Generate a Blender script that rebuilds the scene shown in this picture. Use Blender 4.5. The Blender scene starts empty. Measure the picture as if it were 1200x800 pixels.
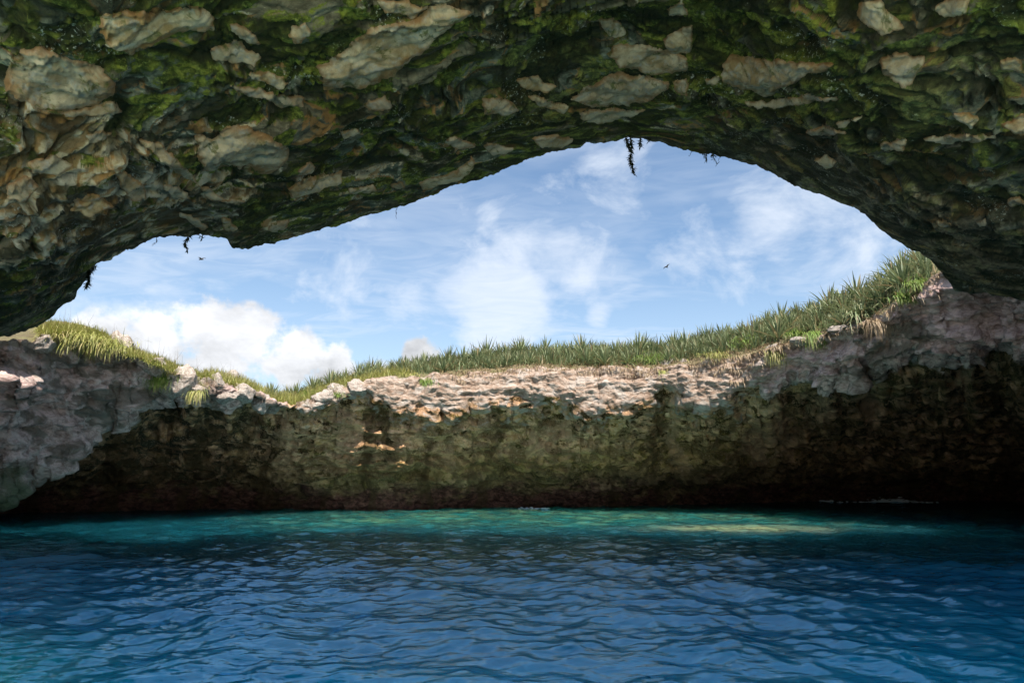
import bpy, math, random
import numpy as np
from mathutils import Vector, noise as mnoise
from mathutils.bvhtree import BVHTree

# ------------------------------------------------------------------ camera, sky, sun, exposure
SC = bpy.context.scene
COL = SC.collection
R = math.radians
PITCH = R(11.0); F = 800.0; CAM = np.array([0.0, 0.0, 1.6])
cam_d = bpy.data.cameras.new('camera'); cam = bpy.data.objects.new('camera', cam_d); COL.objects.link(cam)
cam.location = CAM; cam.rotation_euler = (R(90) + PITCH, 0, 0)
cam_d.lens = 24; cam_d.sensor_width = 36; cam_d.clip_start = 0.05; cam_d.clip_end = 6000
SC.camera = cam

SUN_EL = R(58); SUN_AZ = R(163)          # azimuth from +Y towards +X: behind the camera, to the right
to_sun = Vector((math.sin(SUN_AZ) * math.cos(SUN_EL), math.cos(SUN_AZ) * math.cos(SUN_EL), math.sin(SUN_EL)))
sun_d = bpy.data.lights.new('sun', 'SUN'); sun_d.energy = 4.6; sun_d.angle = R(0.5); sun_d.color = (1.0, 0.94, 0.86)
sun = bpy.data.objects.new('sun', sun_d); COL.objects.link(sun)
sun.rotation_euler = to_sun.to_track_quat('Z', 'Y').to_euler(); sun.location = (20, -40, 60)

SC.view_settings.view_transform = 'Standard'; SC.view_settings.look = 'None'
SC.view_settings.exposure = 1.2; SC.view_settings.gamma = 1.0; SC.view_settings.use_curve_mapping = False
SC.cycles.use_denoising = True
SC.cycles.max_bounces = 6; SC.cycles.diffuse_bounces = 4; SC.cycles.glossy_bounces = 2
SC.cycles.use_adaptive_sampling = True; SC.cycles.adaptive_threshold = 0.02; SC.cycles.blur_glossy = 1.0
SC.cycles.sample_clamp_indirect = 6.0; SC.cycles.caustics_reflective = True; SC.cycles.caustics_refractive = False

def pxdir(px, py):
    """photo pixel (1200 x 800) -> direction from the camera (not normalised)"""
    px = np.asarray(px, float); py = np.asarray(py, float)
    up = 400 - py; cx = px - 600
    return np.stack([cx, F * math.cos(PITCH) - up * math.sin(PITCH), F * math.sin(PITCH) + up * math.cos(PITCH)], -1)

def px_az_slope(pts):
    a = np.array(pts, float); d = pxdir(a[:, 0], a[:, 1])
    h = np.hypot(d[:, 0], d[:, 1])
    return np.degrees(np.arctan2(d[:, 0], d[:, 1])), d[:, 2] / h

class NT:
    """small node-tree builder"""
    def __init__(s, tree): s.t = tree; s.n = tree.nodes; s.l = tree.links
    def new(s, typ, **kw):
        n = s.n.new(typ)
        for k, v in kw.items(): setattr(n, k, v)
        return n
    def put(s, sock, v):
        if v is None: return
        if hasattr(v, 'is_linked') or isinstance(v, bpy.types.NodeSocket): s.l.new(v, sock)
        else:
            if isinstance(v, tuple) and len(v) == 3 and sock.type == 'RGBA': v = (*v, 1)
            sock.default_value = v
    def math(s, op, a, b=None, c=None, clamp=False):
        n = s.new('ShaderNodeMath', operation=op, use_clamp=clamp)
        s.put(n.inputs[0], a); s.put(n.inputs[1], b); s.put(n.inputs[2], c); return n.outputs[0]
    def vmath(s, op, a, b=None, out=0):
        n = s.new('ShaderNodeVectorMath', operation=op); s.put(n.inputs[0], a)
        if b is not None:
            if op == 'SCALE': s.put(n.inputs['Scale'], b)
            else: s.put(n.inputs[1], b)
        return n.outputs[out]
    def noise(s, vec, scale, detail=6, rough=0.55, dist=0.0, col=False):
        n = s.new('ShaderNodeTexNoise'); s.put(n.inputs['Vector'], vec); n.inputs['Scale'].default_value = scale
        n.inputs['Detail'].default_value = detail; n.inputs['Roughness'].default_value = rough; n.inputs['Distortion'].default_value = dist
        return n.outputs['Color'] if col else n.outputs['Fac']
    def voro(s, vec, scale, feature='F1', out='Distance', rnd=1.0):
        n = s.new('ShaderNodeTexVoronoi', feature=feature); s.put(n.inputs['Vector'], vec); n.inputs['Scale'].default_value = scale
        n.inputs['Randomness'].default_value = rnd; return n.outputs[out]
    def step(s, v, a, b):
        n = s.new('ShaderNodeMapRange', interpolation_type='SMOOTHSTEP'); s.put(n.inputs[0], v)
        n.inputs[1].default_value = a; n.inputs[2].default_value = b; n.inputs[3].default_value = 0; n.inputs[4].default_value = 1
        return n.outputs[0]
    def mix(s, f, a, b):
        n = s.new('ShaderNodeMix', data_type='RGBA'); s.put(n.inputs[0], f); s.put(n.inputs[6], a); s.put(n.inputs[7], b); return n.outputs[2]
    def attr(s, name, out='Fac'):
        n = s.new('ShaderNodeAttribute', attribute_name=name); return n.outputs[out]
    def mul(s, a, b): return s.math('MULTIPLY', a, b)

# ---- world: Nishita sky with procedural clouds all round
W = bpy.data.worlds.new('World'); SC.world = W; W.use_nodes = True
W.cycles.sampling_method = 'MANUAL'; W.cycles.sample_map_resolution = 256
g = NT(W.node_tree); g.n.clear()
out = g.new('ShaderNodeOutputWorld')
sky = g.new('ShaderNodeTexSky', sky_type='NISHITA', sun_disc=False, sun_elevation=SUN_EL, sun_rotation=SUN_AZ)
sky.air_density = 1.0; sky.dust_density = 0.6; sky.ozone_density = 2.2
D = g.new('ShaderNodeTexCoord').outputs['Generated']
sep = g.new('ShaderNodeSeparateXYZ'); g.l.new(D, sep.inputs[0])
zz = g.math('MAXIMUM', sep.outputs[2], 0.0)
den = g.math('ADD', zz, 0.10)
comb = g.new('ShaderNodeCombineXYZ')
g.put(comb.inputs[0], g.math('DIVIDE', sep.outputs[0], den)); g.put(comb.inputs[1], g.math('DIVIDE', sep.outputs[1], den))
P = comb.outputs[0]
# high thin sheets: wide veils, a fine ripple inside them
mp = g.new('ShaderNodeMapping'); g.l.new(P, mp.inputs[0]); mp.inputs['Scale'].default_value = (0.55, 1.1, 1); mp.inputs['Rotation'].default_value = (0, 0, R(24)); mp.inputs['Location'].default_value = (0.25, 0.9, 0)
veil = g.step(g.noise(mp.outputs[0], 0.9, 5, 0.58, 0.6), 0.30, 0.72)
rip = g.noise(mp.outputs[0], 6.5, 3, 0.62, 1.2)
veil = g.mul(veil, g.math('MULTIPLY_ADD', g.step(rip, 0.3, 0.7), 0.5, 0.5))
# puffs: (px, py, radius px, softness, strength)
cn = g.noise(g.vmath('MULTIPLY', D, (1, 1, 1.6)), 7.5, 6, 0.60, 0.35)
cn2 = g.noise(D, 15.0, 6, 0.60, 0.0)
def puff(px, py, r, s=1.0):
    d = pxdir(px, py); d = d / np.linalg.norm(d)
    v = g.vmath('DISTANCE', D, tuple(d), out=1)
    n = g.new('ShaderNodeMapRange', interpolation_type='SMOOTHSTEP'); g.put(n.inputs[0], v)
    n.inputs[1].default_value = 0; n.inputs[2].default_value = 1.7 * r / 880.0; n.inputs[3].default_value = s; n.inputs[4].default_value = 0
    return n.outputs[0]
def maxall(L):
    o = L[0]
    for v in L[1:]: o = g.math('SMOOTH_MAX', o, v, 0.12)
    return o
cum = maxall([puff(*a) for a in [(240, 388, 46), (292, 398, 42), (345, 418, 44), (185, 400, 46), (262, 435, 60), (390, 440, 42), (493, 416, 24), (135, 405, 44), (445, 442, 34)]])
cum = g.mul(g.step(cum, 0.12, 0.35), g.step(g.math('MULTIPLY_ADD', cn2, 1.45, g.mul(cum, 0.62)), 0.96, 1.20))
soft = maxall([puff(*a) for a in [(595, 345, 95, 1.5), (670, 312, 70, 1.15), (575, 268, 30, 1.0), (700, 368, 22, 1.0), (868, 338, 44, .9), (900, 262, 60, .95), (975, 260, 80, .75), (700, 222, 75, .7), (420, 290, 90, .65), (250, 310, 110, .6), (480, 385, 85, .7), (370, 345, 100, .6), (150, 345, 110, .75), (810, 285, 60, .6)]])
soft = g.step(g.math('MULTIPLY_ADD', cn, 1.35, g.mul(soft, 0.46)), 0.72, 1.30)
horizon = g.step(sep.outputs[2], 0.42, 0.0)
thin = g.mul(veil, 0.66)
thin = g.math('MAXIMUM', thin, g.mul(horizon, 0.54))
soft_all = g.math('MAXIMUM', g.mul(soft, g.math('MULTIPLY_ADD', rip, 0.5, 0.62)), thin)
tone = g.math('MULTIPLY_ADD', cn, 1.8, 0.02)
base_sky = g.new('ShaderNodeBackground'); base_sky.inputs['Strength'].default_value = 0.071
tint = g.new('ShaderNodeMix', data_type='RGBA', blend_type='MULTIPLY'); tint.inputs[0].default_value = 1
g.l.new(sky.outputs[0], tint.inputs[6]); tint.inputs[7].default_value = (0.84, 0.99, 1.04, 1)
g.l.new(tint.outputs[2], base_sky.inputs['Color'])
b_soft = g.new('ShaderNodeBackground'); b_soft.inputs['Color'].default_value = (0.68, 0.74, 0.83, 1); b_soft.inputs['Strength'].default_value = 0.58
b_cum = g.new('ShaderNodeBackground'); b_cum.inputs['Color'].default_value = (0.86, 0.87, 0.90, 1); g.put(b_cum.inputs['Strength'], g.math('MULTIPLY', tone, 0.52))
m1 = g.new('ShaderNodeMixShader'); g.put(m1.inputs[0], g.math('MULTIPLY', soft_all, 0.92, clamp=True)); g.l.new(base_sky.outputs[0], m1.inputs[1]); g.l.new(b_soft.outputs[0], m1.inputs[2])
m2 = g.new('ShaderNodeMixShader'); g.put(m2.inputs[0], g.math('MULTIPLY', cum, 0.95, clamp=True)); g.l.new(m1.outputs[0], m2.inputs[1]); g.l.new(b_cum.outputs[0], m2.inputs[2])
g.l.new(m2.outputs[0], out.inputs[0])

# ------------------------------------------------------------------ helpers
rng = np.random.default_rng(7); random.seed(7)

def _perm(seed):
    p = np.arange(256); np.random.default_rng(seed).shuffle(p); return np.concatenate([p, p, p])
_G = np.array([[1,1,0],[-1,1,0],[1,-1,0],[-1,-1,0],[1,0,1],[-1,0,1],[1,0,-1],[-1,0,-1],[0,1,1],[0,-1,1],[0,1,-1],[0,-1,-1],[1,1,0],[-1,1,0],[0,-1,1],[0,-1,-1]], np.float32)
_P = {}
def perlin(p, seed=0):
    if seed not in _P: _P[seed] = _perm(seed)
    pm = _P[seed]
    p = np.asarray(p, np.float32); i = np.floor(p).astype(np.int32); f = p - i; i &= 255
    u = f * f * f * (f * (f * 6 - 15) + 10)
    def gr(dx, dy, dz):
        h = pm[pm[pm[i[..., 0] + dx] + i[..., 1] + dy] + i[..., 2] + dz] & 15
        gg = _G[h]
        return gg[..., 0] * (f[..., 0] - dx) + gg[..., 1] * (f[..., 1] - dy) + gg[..., 2] * (f[..., 2] - dz)
    ux, uy, uz = u[..., 0], u[..., 1], u[..., 2]
    def L(a, b, t): return a + (b - a) * t
    return L(L(L(gr(0,0,0), gr(1,0,0), ux), L(gr(0,1,0), gr(1,1,0), ux), uy), L(L(gr(0,0,1), gr(1,0,1), ux), L(gr(0,1,1), gr(1,1,1), ux), uy), uz)
def fbm(p, octv, seed=0, gain=0.5, lac=2.03):
    o = 0; a = 1.0; q = np.asarray(p, np.float32)
    for k in range(octv):
        o = o + a * perlin(q, seed + k); a *= gain; q = q * lac + 17.3
    return o
def ridged(p, octv, seed=0, gain=0.5):
    o = 0; a = 1.0; q = np.asarray(p, np.float32)
    for k in range(octv):
        o = o + a * (1 - 2 * np.abs(perlin(q, seed + k))); a *= gain; q = q * 2.07 + 11.1
    return o
def billow(p, octv, seed=0, gain=0.5):
    o = 0; a = 1.0; q = np.asarray(p, np.float32)
    for k in range(octv):
        o = o + a * (2 * np.abs(perlin(q, seed + k)) - 0.45); a *= gain; q = q * 2.07 + 5.7
    return o
def ss(x, a, b):
    t = np.clip((np.asarray(x, float) - a) / (b - a), 0, 1); return t * t * (3 - 2 * t)
def lerp(a, b, t): return a + (b - a) * t
def smooth_interp(x, xp, fp):
    """monotone-ish smooth interpolation (pchip)"""
    xp = np.asarray(xp, float); fp = np.asarray(fp, float); o = np.argsort(xp); xp = xp[o]; fp = fp[o]
    h = np.diff(xp); d = np.diff(fp) / h
    m = np.zeros_like(fp); m[0] = d[0]; m[-1] = d[-1]
    for i in range(1, len(xp) - 1):
        if d[i-1] * d[i] > 0:
            w1 = 2 * h[i] + h[i-1]; w2 = h[i] + 2 * h[i-1]; m[i] = (w1 + w2) / (w1 / d[i-1] + w2 / d[i])
    x = np.clip(x, xp[0], xp[-1]); k = np.clip(np.searchsorted(xp, x) - 1, 0, len(h) - 1)
    t = (x - xp[k]) / h[k]; t2 = t * t; t3 = t2 * t
    return (2*t3 - 3*t2 + 1) * fp[k] + (t3 - 2*t2 + t) * h[k] * m[k] + (-2*t3 + 3*t2) * fp[k+1] + (t3 - t2) * h[k] * m[k+1]

def mesh_obj(name, verts, faces, mat, parent=None, smooth=True, attrs=None):
    """faces: (n,3) or (n,4) array"""
    me = bpy.data.meshes.new(name)
    verts = np.ascontiguousarray(verts, np.float32).reshape(-1, 3); faces = np.asarray(faces, np.int32)
    n, k = faces.shape
    me.vertices.add(len(verts)); me.vertices.foreach_set('co', verts.ravel())
    me.loops.add(n * k); me.loops.foreach_set('vertex_index', faces.ravel())
    me.polygons.add(n); me.polygons.foreach_set('loop_start', np.arange(0, n * k, k, dtype=np.int32))
    me.polygons.foreach_set('use_smooth', np.full(n, smooth))
    for an, av in (attrs or {}).items():
        a = me.attributes.new(an, 'FLOAT', 'POINT'); a.data.foreach_set('value', np.ascontiguousarray(av, np.float32).ravel())
    me.update(); me.validate()
    if mat: me.materials.append(mat)
    o = bpy.data.objects.new(name, me); COL.objects.link(o)
    if parent: o.parent = parent
    return o
def grid_faces(nr, nc, wrap=False):
    r = np.arange(nr - 1)[:, None]; c = np.arange(nc if wrap else nc - 1)[None, :]; c2 = (c + 1) % nc
    return np.stack([r * nc + c, r * nc + c2, (r + 1) * nc + c2, (r + 1) * nc + c], -1).reshape(-1, 4)
def grid_normals(P, wrap=False):
    du = np.gradient(P, axis=0)
    dv = (np.roll(P, -1, 1) - np.roll(P, 1, 1)) if wrap else np.gradient(P, axis=1)
    n = np.cross(du, dv); return n / (np.linalg.norm(n, axis=-1, keepdims=True) + 1e-9)
def struct(o): o['kind'] = 'structure'; return o
def stuff(o, label, cat): o['kind'] = 'stuff'; o['label'] = label; o['category'] = cat; return o
def tag(o, label, cat, group=None):
    o['label'] = label; o['category'] = cat
    if group: o['group'] = group
    return o
def empty(name, loc):
    o = bpy.data.objects.new(name, None); COL.objects.link(o); o.location = loc; o.empty_display_size = 0.1; return o

def material(name):
    m = bpy.data.materials.new(name); m.use_nodes = True
    g = NT(m.node_tree); b = m.node_tree.nodes['Principled BSDF']; return m, g, b
def bump(g, h, strength, dist, normal=None):
    n = g.new('ShaderNodeBump'); n.inputs['Strength'].default_value = strength; n.inputs['Distance'].default_value = dist
    g.put(n.inputs['Height'], h)
    if normal is not None: g.l.new(normal, n.inputs['Normal'])
    return n.outputs[0]
def objpos(g): return g.new('ShaderNodeTexCoord').outputs['Object']

# ------------------------------------------------------------------ rock materials
def mat_ceiling():
    m, g, b = material('mossy_cave_rock')
    p = objpos(g)
    mp = g.new('ShaderNodeMapping'); g.l.new(p, mp.inputs[0]); mp.inputs['Scale'].default_value = (0.75, 1.15, 1.9); mp.inputs['Rotation'].default_value = (0, 0, R(12))
    q = mp.outputs[0]
    pale = g.attr('pale'); brown = g.attr('brown'); cav = g.attr('cav')
    n1 = g.attr('n1'); n2 = g.attr('n2'); n5 = g.attr('n5'); nm = g.attr('nm'); ns = g.attr('ns')
    n3 = g.noise(q, 5.5, 6, 0.70, 0.4); n4 = g.noise(p, 19, 3, 0.70)
    fine = g.math('MULTIPLY', g.math('SUBTRACT', n3, 0.5), 0.55)
    c = g.mix(g.step(n3, 0.34, 0.66), (0.085, 0.076, 0.046), (0.25, 0.22, 0.14))
    c = g.mix(g.mul(g.step(n5, 0.46, 0.60), 0.8), c, g.mix(g.step(n3, 0.36, 0.66), (0.055, 0.082, 0.058), (0.23, 0.27, 0.205)))      # blue-grey lichen crust
    lime = g.mix(g.step(g.math('ADD', n2, fine), 0.38, 0.62), (0.32, 0.215, 0.09), (0.64, 0.53, 0.33))
    lime = g.mix(g.mul(g.step(n1, 0.5, 0.60), 0.55), lime, (0.33, 0.37, 0.32))
    fl = g.math('ADD', g.attr('flow'), g.math('MULTIPLY', fine, 1.6))
    lime = g.mix(g.mul(g.step(fl, 0.34, 0.12), 0.8), lime, (0.30, 0.165, 0.055))
    lime = g.mix(g.mul(g.step(fl, 0.70, 0.95), 0.6), lime, (0.60, 0.53, 0.40))
    bare = g.step(g.math('ADD', g.math('ADD', g.math('MULTIPLY', pale, 0.42), g.math('MULTIPLY', n2, 0.75)), fine), 0.50, 0.58)
    c = g.mix(bare, c, lime)
    c = g.mix(g.mul(g.step(g.math('ADD', ns, fine), 0.58, 0.66), 0.7), c, (0.42, 0.20, 0.052))       # iron staining
    mossm = g.step(g.math('ADD', g.math('ADD', g.math('MULTIPLY', g.attr('moss'), 0.22), nm), fine), 0.475, 0.55)
    mossm = g.mul(mossm, g.math('SUBTRACT', 1.0, g.mul(brown, 0.55)))
    moss = g.mix(g.step(n3, 0.40, 0.68), (0.034, 0.054, 0.008), (0.235, 0.265, 0.030))
    moss = g.mix(g.step(n4, 0.5, 0.75), moss, (0.30, 0.34, 0.075))
    c = g.mix(g.mul(mossm, 0.92), c, moss)
    c = g.mix(g.mul(brown, 0.6), c, g.mix(g.step(n3, 0.35, 0.66), (0.085, 0.060, 0.036), (0.29, 0.21, 0.125)))
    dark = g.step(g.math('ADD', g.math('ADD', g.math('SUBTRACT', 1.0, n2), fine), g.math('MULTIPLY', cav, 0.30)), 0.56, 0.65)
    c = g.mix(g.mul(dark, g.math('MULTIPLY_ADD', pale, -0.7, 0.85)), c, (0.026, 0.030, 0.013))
    c = g.mix(g.mul(g.attr('crk'), 0.8), c, (0.020, 0.022, 0.011))
    sp = g.math('MULTIPLY', g.step(n4, 0.58, 0.66), g.step(g.attr('nl'), 0.58, 0.68))     # white crust lichens
    c = g.mix(g.mul(sp, 0.75), c, (0.45, 0.46, 0.39))
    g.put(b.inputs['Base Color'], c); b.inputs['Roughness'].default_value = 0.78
    h = g.math('ADD', g.math('MULTIPLY', n3, 0.6), g.math('MULTIPLY', n4, 0.36))
    g.l.new(bump(g, h, 1.0, 0.055), b.inputs['Normal'])
    b.inputs['Specular IOR Level'].default_value = 0.12
    return m

def mat_stone():
    m, g, b = material('pale_nodule_stone')
    p = objpos(g); e = g.attr('edge')
    rnd = g.new('ShaderNodeObjectInfo').outputs['Random']
    n1 = g.noise(p, 2.2, 5, 0.64, 0.6); n2 = g.noise(p, 7, 5, 0.68); n3 = g.noise(p, 24, 6, 0.7)
    c = g.mix(g.step(n1, 0.36, 0.66), (0.31, 0.215, 0.09), (0.64, 0.54, 0.35))
    c = g.mix(g.mul(g.step(n2, 0.50, 0.66), 0.7), c, (0.365, 0.378, 0.344))
    c = g.mix(g.mul(rnd, 0.45), c, (0.284, 0.257, 0.209))
    rim = g.step(g.math('ADD', e, g.math('MULTIPLY', g.math('SUBTRACT', n1, 0.5), 1.1)), 0.34, 0.0)
    c = g.mix(g.mul(rim, 0.6), c, g.mix(g.step(n2, 0.4, 0.65), (0.228, 0.102, 0.032), (0.392, 0.203, 0.070)))
    c = g.mix(g.mul(g.step(g.noise(p, 3.6, 5, 0.7, 0.5), 0.56, 0.66), 0.85), c, g.mix(n3, (0.035, 0.047, 0.012), (0.166, 0.184, 0.044)))
    c = g.mix(g.mul(g.step(n3, 0.56, 0.72), 0.55), c, (0.131, 0.105, 0.067))
    g.put(b.inputs['Base Color'], c); b.inputs['Roughness'].default_value = 0.75
    h = g.math('ADD', g.math('MULTIPLY', n2, 0.6), g.math('ADD', g.math('MULTIPLY', n3, 0.3), g.math('MULTIPLY', g.noise(p, 60, 3, 0.7), 0.1)))
    g.l.new(bump(g, h, 0.9, 0.045), b.inputs['Normal'])
    b.inputs['Specular IOR Level'].default_value = 0.12
    return m

def mat_wall():
    m, g, b = material('crater_wall_rock')
    p = objpos(g)
    mp = g.new('ShaderNodeMapping'); g.l.new(p, mp.inputs[0]); mp.inputs['Scale'].default_value = (0.85, 0.85, 1.5)
    q0 = mp.outputs[0]
    q = q0
    sz = g.new('ShaderNodeSeparateXYZ'); g.l.new(p, sz.inputs[0]); z = sz.outputs[2]
    n1 = g.attr('n1'); n2 = g.attr('n2'); n3 = g.noise(q, 4.2, 6, 0.72, 0.5); n4 = g.noise(p, 15, 3, 0.7)
    top = g.attr('top'); grey = g.attr('grey')
    # under part: olive black growth over grey limestone
    lime = g.mix(g.step(n3, 0.35, 0.65), (0.42, 0.275, 0.13), (0.78, 0.58, 0.40))
    grow = g.mix(g.step(n4, 0.4, 0.7), (0.036, 0.022, 0.009), (0.20, 0.135, 0.042))
    c = g.mix(g.step(g.math('ADD', g.math('MULTIPLY_ADD', g.attr('pale'), 0.14, n2), g.math('MULTIPLY', g.math('SUBTRACT', n3, 0.5), 0.45)), 0.42, 0.47), grow, lime)
    c = g.mix(g.mul(g.attr('ochre'), g.step(n3, 0.3, 0.6)), c, (0.36, 0.27, 0.075))
    c = g.mix(g.mul(g.step(n1, 0.46, 0.6), 0.45), c, (0.236, 0.201, 0.063))
    c = g.mix(g.mul(g.attr('cave'), g.step(n2, 0.66, 0.40)), c, g.mix(n4, (0.020, 0.028, 0.020), (0.10, 0.115, 0.080)))   # shade of the side caves painted dark into the colour
    c = g.mix(g.mul(g.attr('crk'), 0.6), c, (0.022, 0.018, 0.010))       # darker tone along the cracks
    c = g.mix(g.mul(g.step(n4, 0.58, 0.66), 0.45), c, (0.60, 0.50, 0.38))
    c = g.mix(g.mul(g.step(n4, 0.42, 0.34), 0.6), c, (0.030, 0.022, 0.010))
    # damp black zone and dull red band above the tide line
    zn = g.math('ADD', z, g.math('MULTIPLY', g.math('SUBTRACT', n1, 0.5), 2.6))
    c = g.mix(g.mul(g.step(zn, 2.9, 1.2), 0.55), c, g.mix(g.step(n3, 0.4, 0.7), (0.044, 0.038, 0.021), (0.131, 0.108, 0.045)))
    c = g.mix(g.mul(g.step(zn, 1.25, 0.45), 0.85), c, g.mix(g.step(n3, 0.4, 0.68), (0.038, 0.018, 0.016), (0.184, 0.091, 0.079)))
    st = g.math('ADD', g.attr('streak'), g.math('MULTIPLY', g.math('SUBTRACT', n3, 0.5), 0.3))
    c = g.mix(g.mul(g.step(st, 0.56, 0.66), 0.65), c, (0.060, 0.045, 0.020))     # seepage stains running down
    c = g.mix(g.mul(g.mul(g.step(st, 0.42, 0.34), 0.35), g.step(zn, 1.6, 2.8)), c, (0.60, 0.44, 0.29))
    wm = g.new('ShaderNodeMix', data_type='RGBA', blend_type='MULTIPLY'); wm.inputs[0].default_value = 1; g.put(wm.inputs[6], c); wm.inputs[7].default_value = (1.22, 0.98, 0.86, 1); c = wm.outputs[2]
    # grey-mauve bare faces (left spur, right rim)
    gr = g.mix(g.step(n3, 0.34, 0.66), (0.29, 0.195, 0.17), (0.72, 0.53, 0.47))
    gr = g.mix(g.mul(g.step(n2, 0.56, 0.7), 0.6), gr, (0.64, 0.53, 0.47))
    gr = g.mix(g.mul(g.step(n1, 0.52, 0.64), 0.7), gr, (0.105, 0.091, 0.060))
    gr = g.mix(g.mul(g.step(zn, 2.0, 0.9), 0.85), gr, g.mix(n4, (0.021, 0.035, 0.014), (0.088, 0.131, 0.052)))
    c = g.mix(g.step(g.math('ADD', grey, g.math('MULTIPLY', g.math('SUBTRACT', n2, 0.5), 0.7)), 0.42, 0.62), c, gr)
    # bleached ledge at the rim
    led = g.mix(g.step(n3, 0.34, 0.66), (0.22, 0.145, 0.10), (0.42, 0.33, 0.265))
    led = g.mix(g.mul(g.step(n2, 0.54, 0.68), 0.5), led, (0.50, 0.45, 0.40))
    led = g.mix(g.mul(g.step(n4, 0.56, 0.74), 0.6), led, (0.228, 0.149, 0.096))
    c = g.mix(g.step(g.math('ADD', top, g.math('MULTIPLY', g.math('SUBTRACT', n2, 0.5), 0.9)), 0.36, 0.66), c, led)
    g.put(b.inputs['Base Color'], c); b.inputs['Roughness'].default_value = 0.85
    h = g.math('ADD', g.math('MULTIPLY', n3, 0.9), g.math('ADD', g.math('MULTIPLY', n4, 0.3), g.math('MULTIPLY', n4, 0.12)))
    g.l.new(bump(g, h, 0.95, 0.14), b.inputs['Normal'])
    b.inputs['Specular IOR Level'].default_value = 0.12
    return m

def mat_rimstone():
    m, g, b = material('bleached_rim_stone')
    p = objpos(g); n1 = g.noise(p, 1.7, 5, 0.65); n2 = g.noise(p, 6, 5, 0.68); n3 = g.noise(p, 22, 5, 0.7)
    rnd = g.new('ShaderNodeObjectInfo').outputs['Random']
    c = g.mix(g.step(n2, 0.34, 0.66), (0.26, 0.20, 0.16), (0.60, 0.55, 0.48))
    c = g.mix(g.mul(g.step(n1, 0.5, 0.64), 0.6), c, (0.33, 0.255, 0.20))
    c = g.mix(g.mul(g.step(n3, 0.52, 0.68), 0.6), c, (0.13, 0.10, 0.08))
    c = g.mix(g.mul(rnd, 0.35), c, (0.36, 0.29, 0.25))
    g.put(b.inputs['Base Color'], c); b.inputs['Roughness'].default_value = 0.85
    g.l.new(bump(g, g.math('ADD', n2, g.math('MULTIPLY', n3, 0.5)), 0.9, 0.10), b.inputs['Normal'])
    b.inputs['Specular IOR Level'].default_value = 0.12
    return m

def mat_soil():
    m, g, b = material('dry_soil')
    p = objpos(g); n = g.noise(p, 2.5, 5, 0.65); n2 = g.noise(p, 14, 6, 0.7)
    c = g.mix(g.step(n, 0.4, 0.65), (0.11, 0.085, 0.04), (0.16, 0.15, 0.055))
    c = g.mix(g.mul(n2, 0.5), c, (0.20, 0.16, 0.09))
    g.put(b.inputs['Base Color'], c); b.inputs['Roughness'].default_value = 0.95
    g.l.new(bump(g, g.math('ADD', n, n2), 0.9, 0.12), b.inputs['Normal']); return m

def mat_leaf(name, lo, hi, tip, dry=(0.20, 0.13, 0.06), dryamt=0.35):
    m, g, b = material(name)
    t = g.attr('along'); s = g.attr('seed'); rnd = g.new('ShaderNodeObjectInfo').outputs['Random']
    v = g.math('FRACT', g.math('ADD', s, rnd))
    c = g.mix(v, lo, hi)
    c = g.mix(g.mul(g.step(t, 0.45, 1.0), 0.6), c, tip)
    c = g.mix(g.mul(g.step(g.math('FRACT', g.math('MULTIPLY', v, 7.31)), 1.0 - dryamt, 1.0), 0.8), c, dry)
    g.put(b.inputs['Base Color'], c); b.inputs['Roughness'].default_value = 0.55
    tr = g.new('ShaderNodeBsdfTranslucent'); g.put(tr.inputs['Color'], c)
    mx = g.new('ShaderNodeMixShader'); mx.inputs[0].default_value = 0.25
    g.l.new(b.outputs[0], mx.inputs[1]); g.l.new(tr.outputs[0], mx.inputs[2])
    g.l.new(mx.outputs[0], g.n['Material Output'].inputs[0]); return m

def mat_plain(name, col, rough=0.7, var=0.3):
    m, g, b = material(name); n = g.noise(objpos(g), 18, 4, 0.6)
    c2 = tuple(x * (1 - var) for x in col)
    g.put(b.inputs['Base Color'], g.mix(n, c2, col)); b.inputs['Roughness'].default_value = rough; return m

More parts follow.
